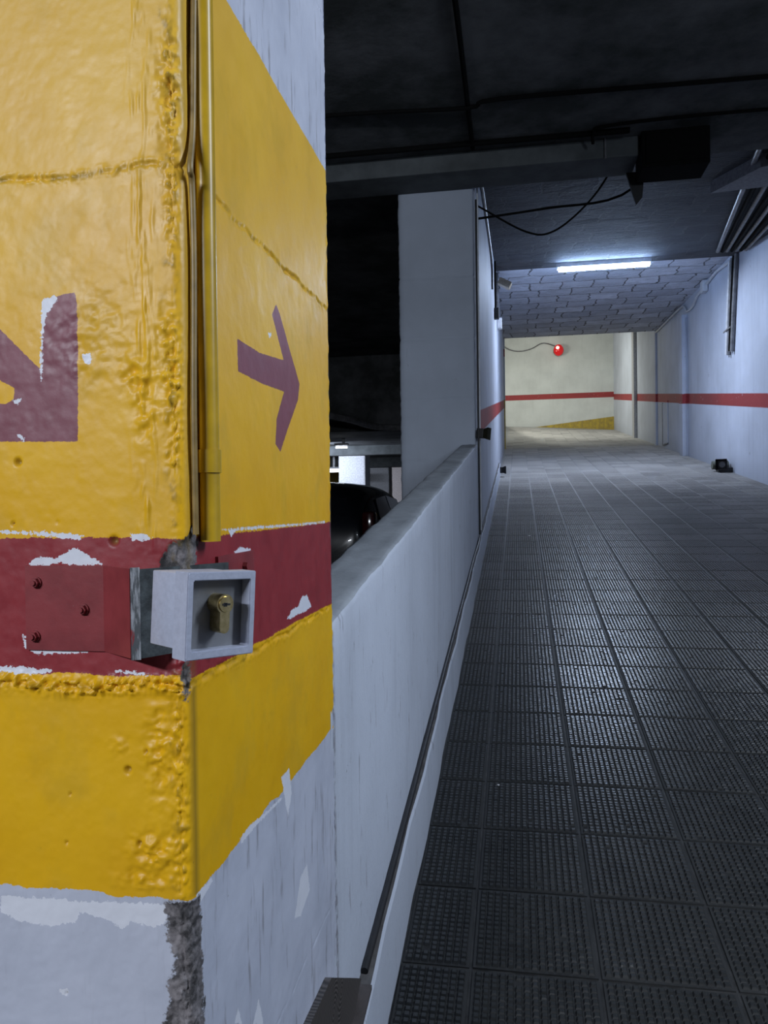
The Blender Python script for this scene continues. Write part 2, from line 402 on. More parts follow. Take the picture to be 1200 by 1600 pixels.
# studded tiles on the ramp
TX0, TP = -0.136, 0.33
def build_tiles():
    V = []; Fq = []; T = []; TT = []; nv = 0
    def addblock(verts, quads, tv, top=None):
        nonlocal nv
        V.append(verts); Fq.append(quads + nv); T.append(np.full(len(verts), tv)); TT.append(np.zeros(len(verts)) if top is None else top); nv += len(verts)
    cube_q = np.array([[4, 5, 6, 7], [0, 1, 5, 4], [1, 2, 6, 5], [2, 3, 7, 6], [3, 0, 4, 7]])
    xs = [-0.3225] + [TX0 + TP * k for k in range(0, 12)] + [RX]
    js = range(-7, 88)
    pitch = TP / 16
    for j in js:
        y0 = 2.01 + TP * j
        if y0 < 0.75: y0c = None
        y1 = y0 + TP
        if y0 < 0.72 or y1 > 30.95: continue
        for k in range(len(xs) - 1):
            x0, x1 = xs[k], xs[k + 1]
            if x1 - x0 < 0.03: continue
            g = 0.0048; tv = RNG.random(); dz = RNG.normal() * 0.0005
            tx, ty = RNG.normal() * 0.0016, RNG.normal() * 0.0016
            cx, cy = (x0 + x1) / 2, (y0 + y1) / 2
            def hz(X, Y):
                b = 0.0
                if np.ndim(Y) == 0:
                    bk = 0.24 * max(0, (Y - 24.0) / 7.0) ** 1.2
                    b = bk * (1.0 - 0.25 * (X - WX) / (0.8 - WX)) if X < 0.8 else bk * 0.75 * (1 - (X - 0.8) / (RX - 0.8))
                return G * Y - H0 + dz + tx * (X - cx) + ty * (Y - cy) + b
            X = np.array([x0 + g, x1 - g, x1 - g, x0 + g]); Y = np.array([y0 + g, y0 + g, y1 - g, y1 - g])
            zt = np.array([hz(float(a), float(b)) for a, b in zip(X, Y)])
            vb = np.stack([np.r_[X, X], np.r_[Y, Y], np.r_[zt - 0.02, zt]], 1)
            addblock(vb, cube_q, tv)
            if y0 < 21.4:
                mx = 0.011
                nx = max(1, int(round((x1 - x0 - 2 * mx) / pitch))); px = (x1 - x0 - 2 * mx) / nx
                ny = 16; py = (TP - 2 * mx) / ny
                gx = x0 + mx + px * (np.arange(nx) + 0.5); gy = y0 + mx + py * (np.arange(ny) + 0.5)
                GX, GY = np.meshgrid(gx, gy); GX = GX.ravel(); GY = GY.ravel(); n = len(GX)
                keep = RNG.random(n) > 0.006; GX = GX[keep]; GY = GY[keep]; n = len(GX)
                hb, ht, hs = 0.0086, 0.0054, 0.0066
                jit = RNG.normal(size=(n, 2)) * 0.0003; hj = hs * (1 + RNG.normal(size=n) * 0.10)
                cor = np.array([[-1, -1], [1, -1], [1, 1], [-1, 1]])
                B = np.zeros((n, 8, 3))
                for q in range(4):
                    bx = GX + cor[q, 0] * hb; by = GY + cor[q, 1] * hb
                    B[:, q, 0] = bx; B[:, q, 1] = by; B[:, q, 2] = G * by - H0 + dz + tx * (bx - cx) + ty * (by - cy) - 0.0003
                    ux = GX + cor[q, 0] * ht + jit[:, 0]; uy = GY + cor[q, 1] * ht + jit[:, 1]
                    B[:, q + 4, 0] = ux; B[:, q + 4, 1] = uy; B[:, q + 4, 2] = G * uy - H0 + dz + tx * (ux - cx) + ty * (uy - cy) + hj
                Q = (cube_q[None] + (np.arange(n) * 8)[:, None, None]).reshape(-1, 4)
                addblock(B.reshape(-1, 3), Q, tv, np.tile(np.array([0, 0, 0, 0, 1, 1, 1, 1.0]), n))
    V = np.concatenate(V); Q = np.concatenate(Fq); T = np.concatenate(T)
    me = bpy.data.meshes.new('floor_tiles')
    me.vertices.add(len(V)); me.vertices.foreach_set('co', V.astype(np.float32).ravel())
    me.loops.add(Q.size); me.loops.foreach_set('vertex_index', Q.astype(np.int32).ravel())
    me.polygons.add(len(Q)); me.polygons.foreach_set('loop_start', np.arange(0, Q.size, 4, dtype=np.int32))
    me.polygons.foreach_set('loop_total', np.full(len(Q), 4, dtype=np.int32))
    me.polygons.foreach_set('use_smooth', np.zeros(len(Q), dtype=bool))
    a = me.attributes.new('tile', 'FLOAT', 'POINT'); a.data.foreach_set('value', T.astype(np.float32))
    a = me.attributes.new('stud_top', 'FLOAT', 'POINT'); a.data.foreach_set('value', np.concatenate(TT).astype(np.float32))
    me.update(calc_edges=True)
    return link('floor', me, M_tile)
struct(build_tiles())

# parking floor (left of the ramp)
box_struct('floor', M_pdust, -12, WX - 0.01, -5, 36, -1.5, -1.4)
# walls
def slab(name, mat, poly, vec):
    bm = bmesh.new(); add_prism(bm, poly, vec); return struct(obj(name, bm, mat))
slab('wall_right', M_wall_right, [(RX, -5, -1.6), (RX, 31.2, -1.6), (RX, 31.2, 7.5), (RX, -5, 7.5)], (0.25, 0, 0))
slab('wall_back', M_wall_back, [(-7.2, 31, 0), (RX + .2, 31, 0), (RX + .2, 31, 7.5), (-7.2, 31, 7.5)], (0, 0.25, 0))
slab('wall_left', M_wall_left, [(WX, 6.98, -1.5), (WX, 21.6, -1.5), (WX, 21.6, 5.2), (WX, 6.98, 5.2)], (-0.2, 0, 0))
slab('wall_front', M_darkwall, [(-12, -5, -1.6), (RX + .2, -5, -1.6), (RX + .2, -5, 4), (-12, -5, 4)], (0, -0.2, 0))
slab('wall_parking_side', M_darkwall, [(-12, -5, -1.6), (-12, 36, -1.6), (-12, 36, 4), (-12, -5, 4)], (-0.2, 0, 0))
slab('wall_parking_end', simple('grey_wall', (0.40, 0.40, 0.43), 0.8), [(-12, 36, -1.6), (-0.6, 36, -1.6), (-0.6, 36, 3), (-12, 36, 3)], (0, 0.2, 0))
slab('wall_landing', M_wall_back, [(-7.2, 21.7, 0), (-7.2, 31, 0), (-7.2, 31, 7.5), (-7.2, 21.7, 7.5)], (-0.2, 0, 0))
slab('wall_landing_front', M_wall_left, [(-7.2, 21.6, 2.7), (WX, 21.6, 2.7), (WX, 21.6, 7.5), (-7.2, 21.6, 7.5)], (0, -0.15, 0))
# ceilings
CZ = 2.95
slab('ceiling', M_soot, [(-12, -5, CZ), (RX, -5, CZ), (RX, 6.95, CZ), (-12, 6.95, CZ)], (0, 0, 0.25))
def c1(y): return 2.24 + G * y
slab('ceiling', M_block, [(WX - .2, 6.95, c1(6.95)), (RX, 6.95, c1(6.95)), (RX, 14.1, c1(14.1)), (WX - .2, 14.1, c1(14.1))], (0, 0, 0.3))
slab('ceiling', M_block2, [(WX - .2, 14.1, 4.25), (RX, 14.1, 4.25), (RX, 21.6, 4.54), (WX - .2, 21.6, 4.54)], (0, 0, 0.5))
slab('ceiling', M_wall_back, [(-7.2, 21.6, 7.2), (RX, 21.6, 7.2), (RX, 31, 7.2), (-7.2, 31, 7.2)], (0, 0, 0.2))
slab('ceiling', M_soot, [(-12, 6.95, CZ), (WX - .2, 6.95, CZ), (WX - .2, 15, CZ), (-12, 15, CZ)], (0, 0, 0.25))
slab('ceiling', M_soot, [(-12, 15, 1.45), (WX - .2, 15, 1.45), (WX - .2, 36, 1.45), (-12, 36, 1.45)], (0, 0, 1.7))
# fascia over the ramp mouth
# lintel closing the step between the flat ceiling and the ramp ceiling
slab('trim_1', M_soot, [(WX - .2, 6.95, CZ), (RX, 6.95, CZ), (RX, 6.95, c1(6.95) + .3), (WX - .2, 6.95, c1(6.95) + .3)], (0, 0.02, 0))

# parapet: fine grid so that the edge is worn
def parapet():
    h = 1.07; th = 0.143; x0 = WX; x1 = WX - th
    prof = []      # cross-section: outer face up, top, inner face down (x, height above ramp)
    for k in range(14): prof.append((x0, h * k / 14 if k else -0.15))
    prof += [(x0, h - 0.016), (x0 - 0.004, h - 0.005), (x0 - 0.015, h)]
    for k in range(1, 6): prof.append((x0 - 0.015 - (th - 0.03) * k / 5, h))
    prof += [(x1 + 0.004, h - 0.005), (x1, h - 0.016), (x1, h * 0.5), (x1, -0.15)]
    ny = 420; Y = np.linspace(CY1 - 0.02, 6.93, ny); npf = len(prof)
    P = np.array(prof); YY = np.repeat(Y, npf); X = np.tile(P[:, 0], ny); Hh = np.tile(P[:, 1], ny)
    edge = np.exp(-((Hh - h) ** 2) / 0.0006)
    d = fbm(YY, Hh + X, 9, 5) * 0.010 * edge + fbm(YY, Hh, 3, 9) * 0.006
    X = X + np.where(X > (x0 + x1) / 2, 1, -1) * d * (Hh < h - 0.001)
    Z = G * YY - H0 + Hh + fbm(YY, X * 3, 12, 21) * 0.008 * edge
    return grid_mesh('wall_parapet', ny, npf, np.stack([X, YY, Z], 1), None, [M_parapet])
pp = struct(parapet())
# top of the parapet is dusty grey
t = NT('dusty_cap'); f = t.noise(4, 6, 0.65); f2 = t.noise(60, 4)
c = t.mix(t.map(f, .35, .65), (0.24, 0.26, 0.29), (0.40, 0.43, 0.47)); t.bump(f2, .3, .003); M_cap = t.out(c, .75)
pp.data.materials.append(M_cap)
for p in pp.data.polygons:
    if p.normal.z > 0.6: p.material_index = 1

# kerb at the wall's foot
bm = bmesh.new()
for (ya, yb) in ((0.75, 14.6),):
    kx = -0.3225; n = 90; ringa = []
    for i in range(n + 1):
        yy = ya + (yb - ya) * i / n; wob = 0.003 * math.sin(yy * 5.1) + 0.002 * math.sin(yy * 13)
        zz = max(-1.4, zr(yy))
        ringa.append([bm.verts.new(p) for p in ((kx + wob, yy, zz - 0.03), (kx - 0.004 + wob, yy, zr(yy) + 0.215), (kx - 0.010 + wob, yy, zr(yy) + 0.225), (WX - 0.01, yy, zr(yy) + 0.225 + wob))])
    for a, b in zip(ringa, ringa[1:]):
        for k in range(3):
            f = bm.faces.new((a[k], b[k], b[k + 1], a[k + 1])); f.material_index = 1 if k == 2 else 0
kb = struct(obj('baseboard_left', bm, [M_parapet, simple('dirty_ledge', (0.10, 0.095, 0.095), 0.8, 0, 0.4, 20)]))

# ================================================================== near painted column
def near_column():
    s_l = np.concatenate([np.linspace(-0.68, -0.30, 12)[:-1], np.arange(-0.30, -0.014, 0.0018)])
    s_c = np.linspace(-0.014, 0.014, 15)
    s_r = np.concatenate([np.arange(0.016, 0.60, 0.0026), np.arange(0.60, CY1 - CY0 + 0.0005, 0.0015)])
    s = np.concatenate([s_l, s_c, s_r])
    zz = np.concatenate([[-1.42, -1.25], np.arange(-1.16, 0.98, 0.0022), np.linspace(1.0, CZ, 8)])
    nu, nv = len(s), len(zz)
    S = np.repeat(s, nv); Z = np.tile(zz, nu)
    R = 0.014
    ang = np.clip((S + R) / (2 * R), 0, 1) * PI / 2
    # base position & normal (rounded corner; small arc shortening ignored)
    nx = np.sin(ang); ny = -np.cos(ang)
    cxx, cyy = WX - R, CY0 + R
    X = np.where(S < -R, WX + S, np.where(S > R, WX, cxx + R * nx))
    Y = np.where(S < -R, CY0, np.where(S > R, CY0 + S, cyy + R * ny))
    left = S < 0
    D = fbm(S, Z, 7, 1) * 0.0020 + fbm(S, Z, 34, 2) * 0.0006
    D += np.where(left, fbm(S, Z, 90, 3) * 0.0010, fbm(S, Z, 60, 3) * 0.0005)
    # rough ridge left of the corner
    strip = np.exp(-((S + 0.011) / 0.010) ** 2)
    rg = fbm(S * 1.3, Z, 105, 8, 4)
    patchy = np.clip(fbm(S * 0 + 3, Z, 9, 31, 3) * 4 + 0.55, 0.15, 1)
    D += strip * patchy * (np.abs(rg) * 0.018 - 0.003)
    strip2 = np.exp(-((S + 0.045) / 0.012) ** 2) * (Z > -0.05)
    D += strip2 * np.clip(fbm(S * 6, Z * 0.7, 45, 12, 3), 0, 1) * 0.010
    # lumps
    for (pxc, pyc, sx, sz, am) in ((215, 590, .016, .02, .008), (250, 1180, .016, .05, .009), (245, 1330, .028, .018, .011), (190, 1165, .012, .01, .006), (225, 1375, .03, .010, .008), (265, 560, .012, .05, .012), (265, 150, .012, .06, .014), (150, 530, .05, .05, .003), (225, 650, .012, .03, .006)):
        q = atY(pxc, pyc, CY0); s0, z0 = q.x - WX, q.z
        m = np.exp(-((S - s0) / sx) ** 2 - ((Z - z0) / sz) ** 2)
        D += m * np.clip(fbm(S, Z * 1.4, 85, 40, 4) * 2.0, -0.5, .45) * am
    # pour joints
    for z0, side, am in ((0.372, 0, 1.0), (-0.197, 1, 2.6), (0.93, 0, 1), (-0.76, 0, 0.25)):
        zc = z0 + fbm(S, S * 0, 25, 77, 3) * 0.014
        g = np.exp(-((Z - zc) / 0.0028) ** 2)
        D -= g * 0.0040 * np.clip(am, 0, 1.0) * np.clip(0.7 + fbm(S, Z, 40, 5) * 3, 0.1, 1.5)
        band = np.exp(-((Z - zc - 0.0) / (0.009 if am > 2 else 0.005)) ** 2)
        k = np.where(left, am, 0.45 * min(am, 1.2))
        D += band * k * np.clip(np.abs(fbm(S, Z, 150, 60, 3)) * 1.0, 0, .5) * 0.014
    # arris at far edge
    D += np.exp(-((S - (CY1 - CY0)) / 0.006) ** 2) * fbm(S * 0, Z, 60, 90, 4) * 0.004
    # holes
    hole = np.zeros_like(S)
    for (pxc, pyc, r) in ((28, 722, .0042), (20, 818, .002), (90, 815, .0012), (200, 1203, .004), (218, 1318, .003), (110, 1240, .0015), (104, 1317, .0015), (178, 845, .005), (104, 1552, .001), (228, 1175, .002)):
        q = atY(pxc, pyc, CY0); s0, z0 = q.x - WX, q.z
        dd = np.sqrt((S - s0) ** 2 + (Z - z0) ** 2)
        hole = np.maximum(hole, np.clip(1.3 - dd / r, 0, 1))
    D -= hole * 0.006
    # concrete broken away at the corner
    e = fbm(S, Z, 30, 70, 4) * 0.05
    zc_top = -0.435
    conc1 = np.maximum(np.abs(S - 0.001) - (0.024 + 0.010 * np.clip((-Z - 0.44) * 2, 0, 1)) + e * 0.7, Z - zc_top)
    conc2 = np.sqrt(((S - 0.004) / 1.0) ** 2 + ((Z + 0.052) / 0.9) ** 2) - 0.028 + e
    conc3 = np.sqrt(((S - 0.0) * 1.4) ** 2 + ((Z + 0.195) / 1.8) ** 2) - 0.010 + e * 0.5
    conc = np.minimum(np.minimum(conc1, conc2), conc3)
    cm = np.clip(-conc / 0.006, 0, 1)
    D -= cm * (0.004 - np.abs(fbm(S, Z, 60, 66, 4)) * 0.012)
    zb = (Z - zc_top); 
    X = X + nx * D; Y = Y + ny * D
    # ---- paint fields
    e1 = fbm(S, Z, 22, 101, 4) * 0.012
    yel = np.maximum(-(Z + 0.432 + e1), Z - 0.640 - e1 * 0.2)
    ramp_dir = np.where(left, 0.0, 0.0)
    red = np.maximum(Z + 0.034 + e1 * 0.5, -(Z + 0.186 + np.where(left, 0.0, 0.004) + e1 * 0.4))
    def PL(pts): return [((atY(a, b, CY0).x - WX), atY(a, b, CY0).z) for a, b in pts]
    def PR(pts): return [((atX(a, b, WX).y - CY0), atX(a, b, WX).z) for a, b in pts]
    big = np.full_like(S, 1.0)
    def sdl(pts):
        return np.where(S < -0.002, sd_poly(S, Z, PL(pts)), big)
    def sdr(pts):
        return np.where(S > 0.002, sd_poly(S, Z, PR(pts)), big)
    arrow = sdl([(117, 457), (121, 480), (122, 690), (60, 690), (-110, 690), (-110, 632), (8, 631), (22, 624), (22, 606), (2, 596), (-130, 470), (-95, 425), (0, 514), (64, 578), (67, 470), (95, 461)])
    arrow = np.minimum(arrow, sdr([(431, 475), (437, 490), (452, 545), (468, 600), (466, 625), (452, 665), (438, 706), (430, 694), (432, 655), (444, 612), (410, 600), (372, 580), (371, 529), (405, 551), (443, 563), (425, 492)]))
    chips = [sdl(p) for p in (
        [(66, 470), (84, 461), (92, 463), (74, 492), (68, 520), (66, 580), (64, 600), (63, 560)],
        [(129, 553), (141, 552), (144, 562), (138, 571), (130, 563)],
        [(40, 883), (60, 870), (85, 872), (112, 858), (122, 857), (150, 876), (160, 881), (120, 884), (95, 878), (75, 884)],
        [(35, 992), (40, 994), (44, 1012), (70, 1014), (140, 1012), (138, 1020), (55, 1021), (38, 1010)],
        [(0, 829), (70, 831), (130, 836), (125, 843), (60, 836), (0, 833)],
        [(203, 834), (222, 835), (240, 840), (225, 845), (205, 844)],
        [(0, 1040), (40, 1042), (85, 1047), (60, 1053), (20, 1052), (0, 1047)],
        [(180, 1046), (215, 1050), (240, 1054), (215, 1054), (180, 1050)],
        [(28, 676), (38, 684), (36, 690), (26, 682)],
        [(20, 626), (33, 623), (30, 632), (24, 632)],
        [(0, 1400), (60, 1402), (130, 1408), (200, 1410), (262, 1413), (262, 1440), (240, 1448), (205, 1440), (192, 1452), (175, 1440), (125, 1425), (118, 1440), (80, 1448), (30, 1438), (0, 1425)],
        [(95, 1545), (105, 1545), (105, 1555), (95, 1555)])]
    chips += [sdr(p) for p in (
        [(448, 968), (456, 953), (466, 948), (472, 932), (480, 930), (487, 948), (478, 955), (466, 960), (455, 966)],
        [(366, 862), (376, 854), (392, 858), (390, 868), (370, 866)],
        [(346, 828), (400, 822), (470, 818), (508, 814), (508, 817), (470, 821), (420, 825), (368, 829), (362, 840), (358, 830)],
        [(288, 1283), (297, 1282), (300, 1292), (292, 1297)],
        [(419, 521), (423, 520), (424, 526), (420, 527)],
        [(440, 1215), (452, 1200), (456, 1240), (450, 1275)],
        [(470, 1370), (480, 1350), (484, 1390), (470, 1430), (460, 1435)],
        [(366, 1600), (372, 1575), (378, 1600)], [(395, 1600), (404, 1560), (412, 1600)],
        [(375, 1310), (390, 1290), (420, 1265), (440, 1245), (440, 1250), (400, 1290), (378, 1318)],
        [(305, 1400), (330, 1370), (332, 1376), (312, 1410)])]
    chip = np.minimum.reduce(chips)
    grime = hole.copy()
    grime = np.maximum(grime, np.clip(1 - np.abs(S - 0.012) / 0.012, 0, 1) * np.where(Z < -0.2, .9, .5) * (Z > -0.43))
    grime = np.maximum(grime, np.exp(-((S + 0.012) / 0.011) ** 2) * np.clip(-rg * 4 - 0.25, 0, 1) * (Z > -0.43))
    for z0, aa in ((0.372, .55), (-0.197, .4)):
        zc = z0 + fbm(S, S * 0, 25, 77, 3) * 0.014
        grime = np.maximum(grime, np.exp(-((Z - zc) / 0.0032) ** 2) * aa * np.clip(.55 + fbm(S, Z, 60, 13, 3) * 4, 0, 1.6))
    attrs = dict(a_yel=yel, a_red=red, a_arrow=arrow, a_chip=chip, a_conc=conc, a_paper=grime, a_side=left.astype(float))
    o = grid_mesh('concrete_column', nu, nv, np.stack([X, Y, Z], 1), attrs, [M_paint])
    # back and hidden sides closed as part of the same mesh
    bm = bmesh.new(); bm.from_mesh(o.data); bm.verts.ensure_lookup_table()
    a = [bm.verts[0], bm.verts[nv - 1]]; b = [bm.verts[(nu - 1) * nv], bm.verts[nu * nv - 1]]
    p0 = bm.verts.new((WX - 0.68, CY1, -1.42)); p1 = bm.verts.new((WX - 0.68, CY1, CZ))
    bm.faces.new((a[0], a[1], p1, p0)); bm.faces.new((p0, p1, b[1], b[0]))
    bm.to_mesh(o.data); bm.free()
    return o
colo = near_column()
tag(colo, 'yellow, red and white painted concrete column with maroon arrows, nearest the viewer', 'column')

# conduit in front of the column's corner
root = thing('corner_conduit', 'yellow painted conduit running up the near column beside its corner', 'pipe', (WX + 0.011, 0.828, -0.04))
bm = bmesh.new(); add_tube(bm, [(0, 0, 0.0), (0, 0, 0.30), (0, 0, 0.9), (0, 0, CZ + 0.04)], 0.0115, 20)
M_ycond = simple('yellow_conduit_paint', (0.50, 0.31, 0.012), 0.35, 0, 0.25, 14)
obj('conduit', bm, M_ycond, root, True)
bm = bmesh.new(); add_tube(bm, [(0, 0, 0.078), (0, 0, 0.104)], 0.0135, 20)
add_box(bm, -0.013, -0.004, -0.004, 0.026, 0.082, 0.10, 0.002)
obj('clamp', bm, M_ycond, root, True)
pts = [atX(303, -60, WX + .006), atX(302, 60, WX + .006), atX(301, 200, WX + .005), atX(297, 262, WX + .008), atX(300, 290, WX + .006), atX(303, 420, WX + .005), atX(303, 640, WX + .005), atX(306, 835, WX + .004)]
bm = bmesh.new(); add_tube(bm, [pts[0] + Vector((0, 0, 2.1))] + smooth_path(pts, 5), 0.0036, 10)
tag(obj('painted_cable', bm, simple('ochre_cable', (0.24, 0.16, 0.05), 0.45, 0, 0.4, 25), None, True), 'thin ochre painted cable squeezed between column corner and yellow conduit', 'cable')

# ================================================================== key switch and its bracket
M_redm = NT('red_painted_steel'); t = M_redm
nn_ = t.noise(25, 5); c = t.mix(t.map(nn_, .35, .65), (0.20, 0.03, 0.035), (0.27, 0.042, 0.048))
c = t.mix(t.map(t.noise(90, 5, .7), .70, .72), c, (0.55, 0.56, 0.6)); t.bump(t.noise(50, 4), .2, .002); M_redm = t.out(c, 0.42, 0, .5)
t = NT('scratched_steel'); c = t.mix(t.map(t.noise(1, 5, .7, t.vec((200, 200, 30))), .45, .6), (0.10, 0.11, 0.12), (0.40, 0.42, 0.46))
c = t.mix(t.map(t.noise(60, 3, .6, t.vec((1, 1, .3))), .58, .62), c, (0.28, 0.04, 0.045)); M_scr = t.out(c, .5, .2)
M_dsteel = simple('dark_dirty_steel', (0.055, 0.065, 0.07), 0.55, 0.3, 0.6, 60, 0.3)
zt = atY(120, 884, CY0 - 0.004).z; zb = atY(120, 1017, CY0 - 0.004).z
L0 = atY(40, 950, CY0 - 0.004).x; L1 = atY(163, 950, CY0 - 0.004).x
E = atY(207, 950, CY0 - 0.036)
nrm = Vector((math.sin(math.radians(58)), -math.cos(math.radians(58)), 0)); tang = Vector((math.cos(math.radians(58)), math.sin(math.radians(58)), 0))
root = thing('lock_bracket', 'red painted bent steel bracket bolted round the near column corner', 'bracket', (L0, CY0, zb))
def loc(v): return Vector(v) - root.location
def plate(path, z0, z1, th, bm):
    P = [Vector((p[0], p[1], 0)) for p in path]; n = len(P); A = []
    for i, p in enumerate(P):
        d = (P[min(i + 1, n - 1)] - P[max(i - 1, 0)]).normalized(); q = Vector((d.y, -d.x, 0))
        A.append((p, p + q * th))
    poly = [a for a, b in A] + [b for a, b in reversed(A)]
    add_prism(bm, [loc((p.x, p.y, z0)) for p in poly], (0, 0, z1 - z0))
bm = bmesh.new()
plate([(L0, CY0 - 0.001), (L0 + 0.02, CY0 - 0.001), (L1, CY0 - 0.001), (E.x, E.y)], zb, zt, 0.003, bm)
pl = obj('plate', bm, M_redm, root)
bm = bmesh.new()
plate([(E.x - 0.0005, E.y - 0.003), (E.x + 0.008, E.y + 0.0015)], zb - .001, zt + .001, 0.0035, bm); obj('plate_edge', bm, M_scr, root)['label'] = 'bare scratched steel edge'
bm = bmesh.new(); e0 = Vector((E.x + 0.006, E.y, 0)); e1 = e0 + tang * 0.115
plate([(e0.x, e0.y), (e1.x, e1.y)], zb - 0.0, zt - 0.001, 0.0035, bm)
obj('mounting_plate', bm, M_dsteel, root)['label'] = 'dark unpainted mounting plate'
bm = bmesh.new(); q0 = atX(340, 880, WX + .003); q1 = atX(396, 880, WX + .003)
add_box(bm, *[v for p in ((WX, WX + .004), (q0.y, q1.y), (zb + .004, zt + .004)) for v in p])
for v in bm.verts: v.co -= root.location
obj('side_flange', bm, M_redm, root)
for (bx, by) in ((57, 910), (131, 952), (55, 994)):
    p = atY(bx, by, CY0 - 0.004)
    bm = bmesh.new(); add_tube(bm, [loc(p), loc(p) + Vector((0, -0.002, 0))], 0.0066, 20)
    add_tube(bm, [loc(p) + Vector((0, -0.001, 0)), loc(p) + Vector((0, -0.006, 0))], [0.0056, 0.0052], 6)
    add_tube(bm, [loc(p) + Vector((0, -0.005, 0)), loc(p) + Vector((0, -0.0085, 0))], 0.003, 12)
    obj('bolt', bm, M_redm, root)
p = atX(381, 884, WX + .004); bm = bmesh.new(); add_tube(bm, [loc(p), loc(p) + Vector((0.006, 0, 0))], 0.0055, 6); obj('bolt', bm, M_redm, root)

# key switch housing (local frame: x across the face, y into it, z up)
C0 = ray(347, 960); C0 = C0 * (0.70 / C0.dot(_fw))
M_grey = simple('grey_cast_metal', (0.42, 0.45, 0.56), 0.42, 0.0, 0.08, 150, 0.15)
M_greyd = simple('grey_face_plate', (0.20, 0.205, 0.22), 0.42, 0.1, 0.2, 30, 0.1)
t = NT('brass'); c = t.mix(t.map(t.noise(150, 4), .35, .65), (0.50, 0.38, 0.16), (0.72, 0.58, 0.30)); M_brass = t.out(c, 0.28, 1.0)
ks = thing('key_switch', 'small grey metal key switch box with brass lock, on the red bracket', 'key switch', C0)
rz = math.radians(58)
Rm = Matrix.Rotation(rz, 4, 'Z') @ Matrix.Rotation(math.radians(1.0), 4, 'X') @ Matrix.Rotation(math.radians(3.0), 4, 'Y')
ks.matrix_world = Matrix.Translation(C0) @ Rm
W = 0.0375
def ring_frame(bm, wo, ho, wi, hi, y0, y1):
    o = [(-wo, -ho), (wo, -ho), (wo, ho), (-wo, ho)]; i_ = [(-wi, -hi), (wi, -hi), (wi, hi), (-wi, hi)]
    vo0 = [bm.verts.new((a, y0, b)) for a, b in o]; vi0 = [bm.verts.new((a, y0, b)) for a, b in i_]
    vo1 = [bm.verts.new((a, y1, b)) for a, b in o]; vi1 = [bm.verts.new((a, y1, b)) for a, b in i_]
    for k in range(4):
        j = (k + 1) % 4
        bm.faces.new((vo0[k], vo0[j], vi0[j], vi0[k])); bm.faces.new((vo0[k], vo1[k], vo1[j], vo0[j]))
        bm.faces.new((vi0[k], vi0[j], vi1[j], vi1[k])); bm.faces.new((vo1[k], vi1[k], vi1[j], vo1[j]))
bm = bmesh.new(); ring_frame(bm, W, W + .0015, W - 0.0062, W - 0.0062, 0, 0.021)
bmesh.ops.bevel(bm, geom=[e for e in bm.edges], offset=0.0007, segments=2, affect='EDGES')
obj('front_frame', bm, M_grey, ks, True)
bm = bmesh.new(); add_box(bm, -W + 0.004, W - 0.004, 0.018, 0.064, -W + 0.006, W - 0.0005, 0.0012)
obj('housing', bm, M_grey, ks, True)
bm = bmesh.new(); add_box(bm, -W + 0.0055, W - 0.0055, 0.0125, 0.0185, -W + 0.0055, W - 0.0055)
obj('face_plate', bm, M_greyd, ks)['label'] = 'recessed darker face plate'
# euro profile lock cylinder
def euro(r, wslot, hslot, seg=28):
    pts = []; a0 = math.asin(wslot / 2 / r)
    for k in range(seg + 1):
        a = -PI / 2 + a0 + (2 * PI - 2 * a0) * k / seg; pts.append((r * math.cos(a), r * math.sin(a)))
    z = -hslot
    for k in range(7):
        a = PI + PI * k / 6; pts.append((wslot / 2 * math.cos(a), z + wslot / 2 * math.sin(a)))
    return pts
bm = bmesh.new(); ex = euro(0.0090, 0.0106, 0.0215)
add_prism(bm, [(a + 0.001, -0.003, b + 0.0095) for a, b in ex], (0, 0.018, 0))
lk = obj('lock_cylinder', bm, M_brass, ks)
bm = bmesh.new(); add_tube(bm, [(0.001, -0.0045, .0095), (0.001, -0.0025, .0095)], [0.0070, 0.0074], 28)
pg = obj('lock_plug', bm, M_brass, lk, True)
bm = bmesh.new(); add_box(bm, -0.0035, 0.0052, -0.0050, -0.0040, .0085, .0105)
add_box(bm, -0.0016, 0.0016, -0.0050, -0.0040, .0075, .0112); obj('keyhole', bm, M_black, lk)

# ================================================================== centre column
CCY = 6.9
def far_column(name, x0, x1, y0, y1, z0, z1, mat, label, group=None, joints=True, cap=None):
    nz = 260; zz = np.linspace(z0, z1, nz); per = []
    r = 0.015
    for (a, b, c, d) in ((x0 + r, y0, x1 - r, y0), (x1, y0 + r, x1, y1 - r), (x1 - r, y1, x0 + r, y1), (x0, y1 - r, x0, y0 + r)):
        for k in range(18): per.append((a + (c - a) * k / 17, b + (d - b) * k / 17))
    P = np.array(per); nu = len(P); X = np.repeat(P[:, 0], nz); Y = np.repeat(P[:, 1], nz); Z = np.tile(zz, nu)
    cx, cy = (x0 + x1) / 2, (y0 + y1) / 2
    s = X + Y * 1.3
    near = np.exp(-((np.abs(X - cx) - (x1 - x0) / 2) / 0.03) ** 2)
    d = fbm(s, Z, 5, 3) * 0.008 + near * fbm(s, Z, 22, 8) * 0.014
    if joints:
        for zj in (0.372 - 1.11, 0.372 - .555, .372, .927, 1.48, 2.04):
            d -= np.exp(-((Z - zj - fbm(s, s * 0, 9, 4) * 0.02) / 0.008) ** 2) * (0.008 + 0.012 * fbm(s, Z, 14, 6))
    kx = np.where(np.abs(X - cx) > (x1 - x0) / 2 - 0.001, np.sign(X - cx), 0); ky = np.where(np.abs(Y - cy) > (y1 - y0) / 2 - 0.001, np.sign(Y - cy), 0)
    o = grid_mesh(name, nu, nz, np.stack([X + kx * d, Y + ky * d, Z], 1), None, mat, None, True)
    return tag(o, label, 'column', group)
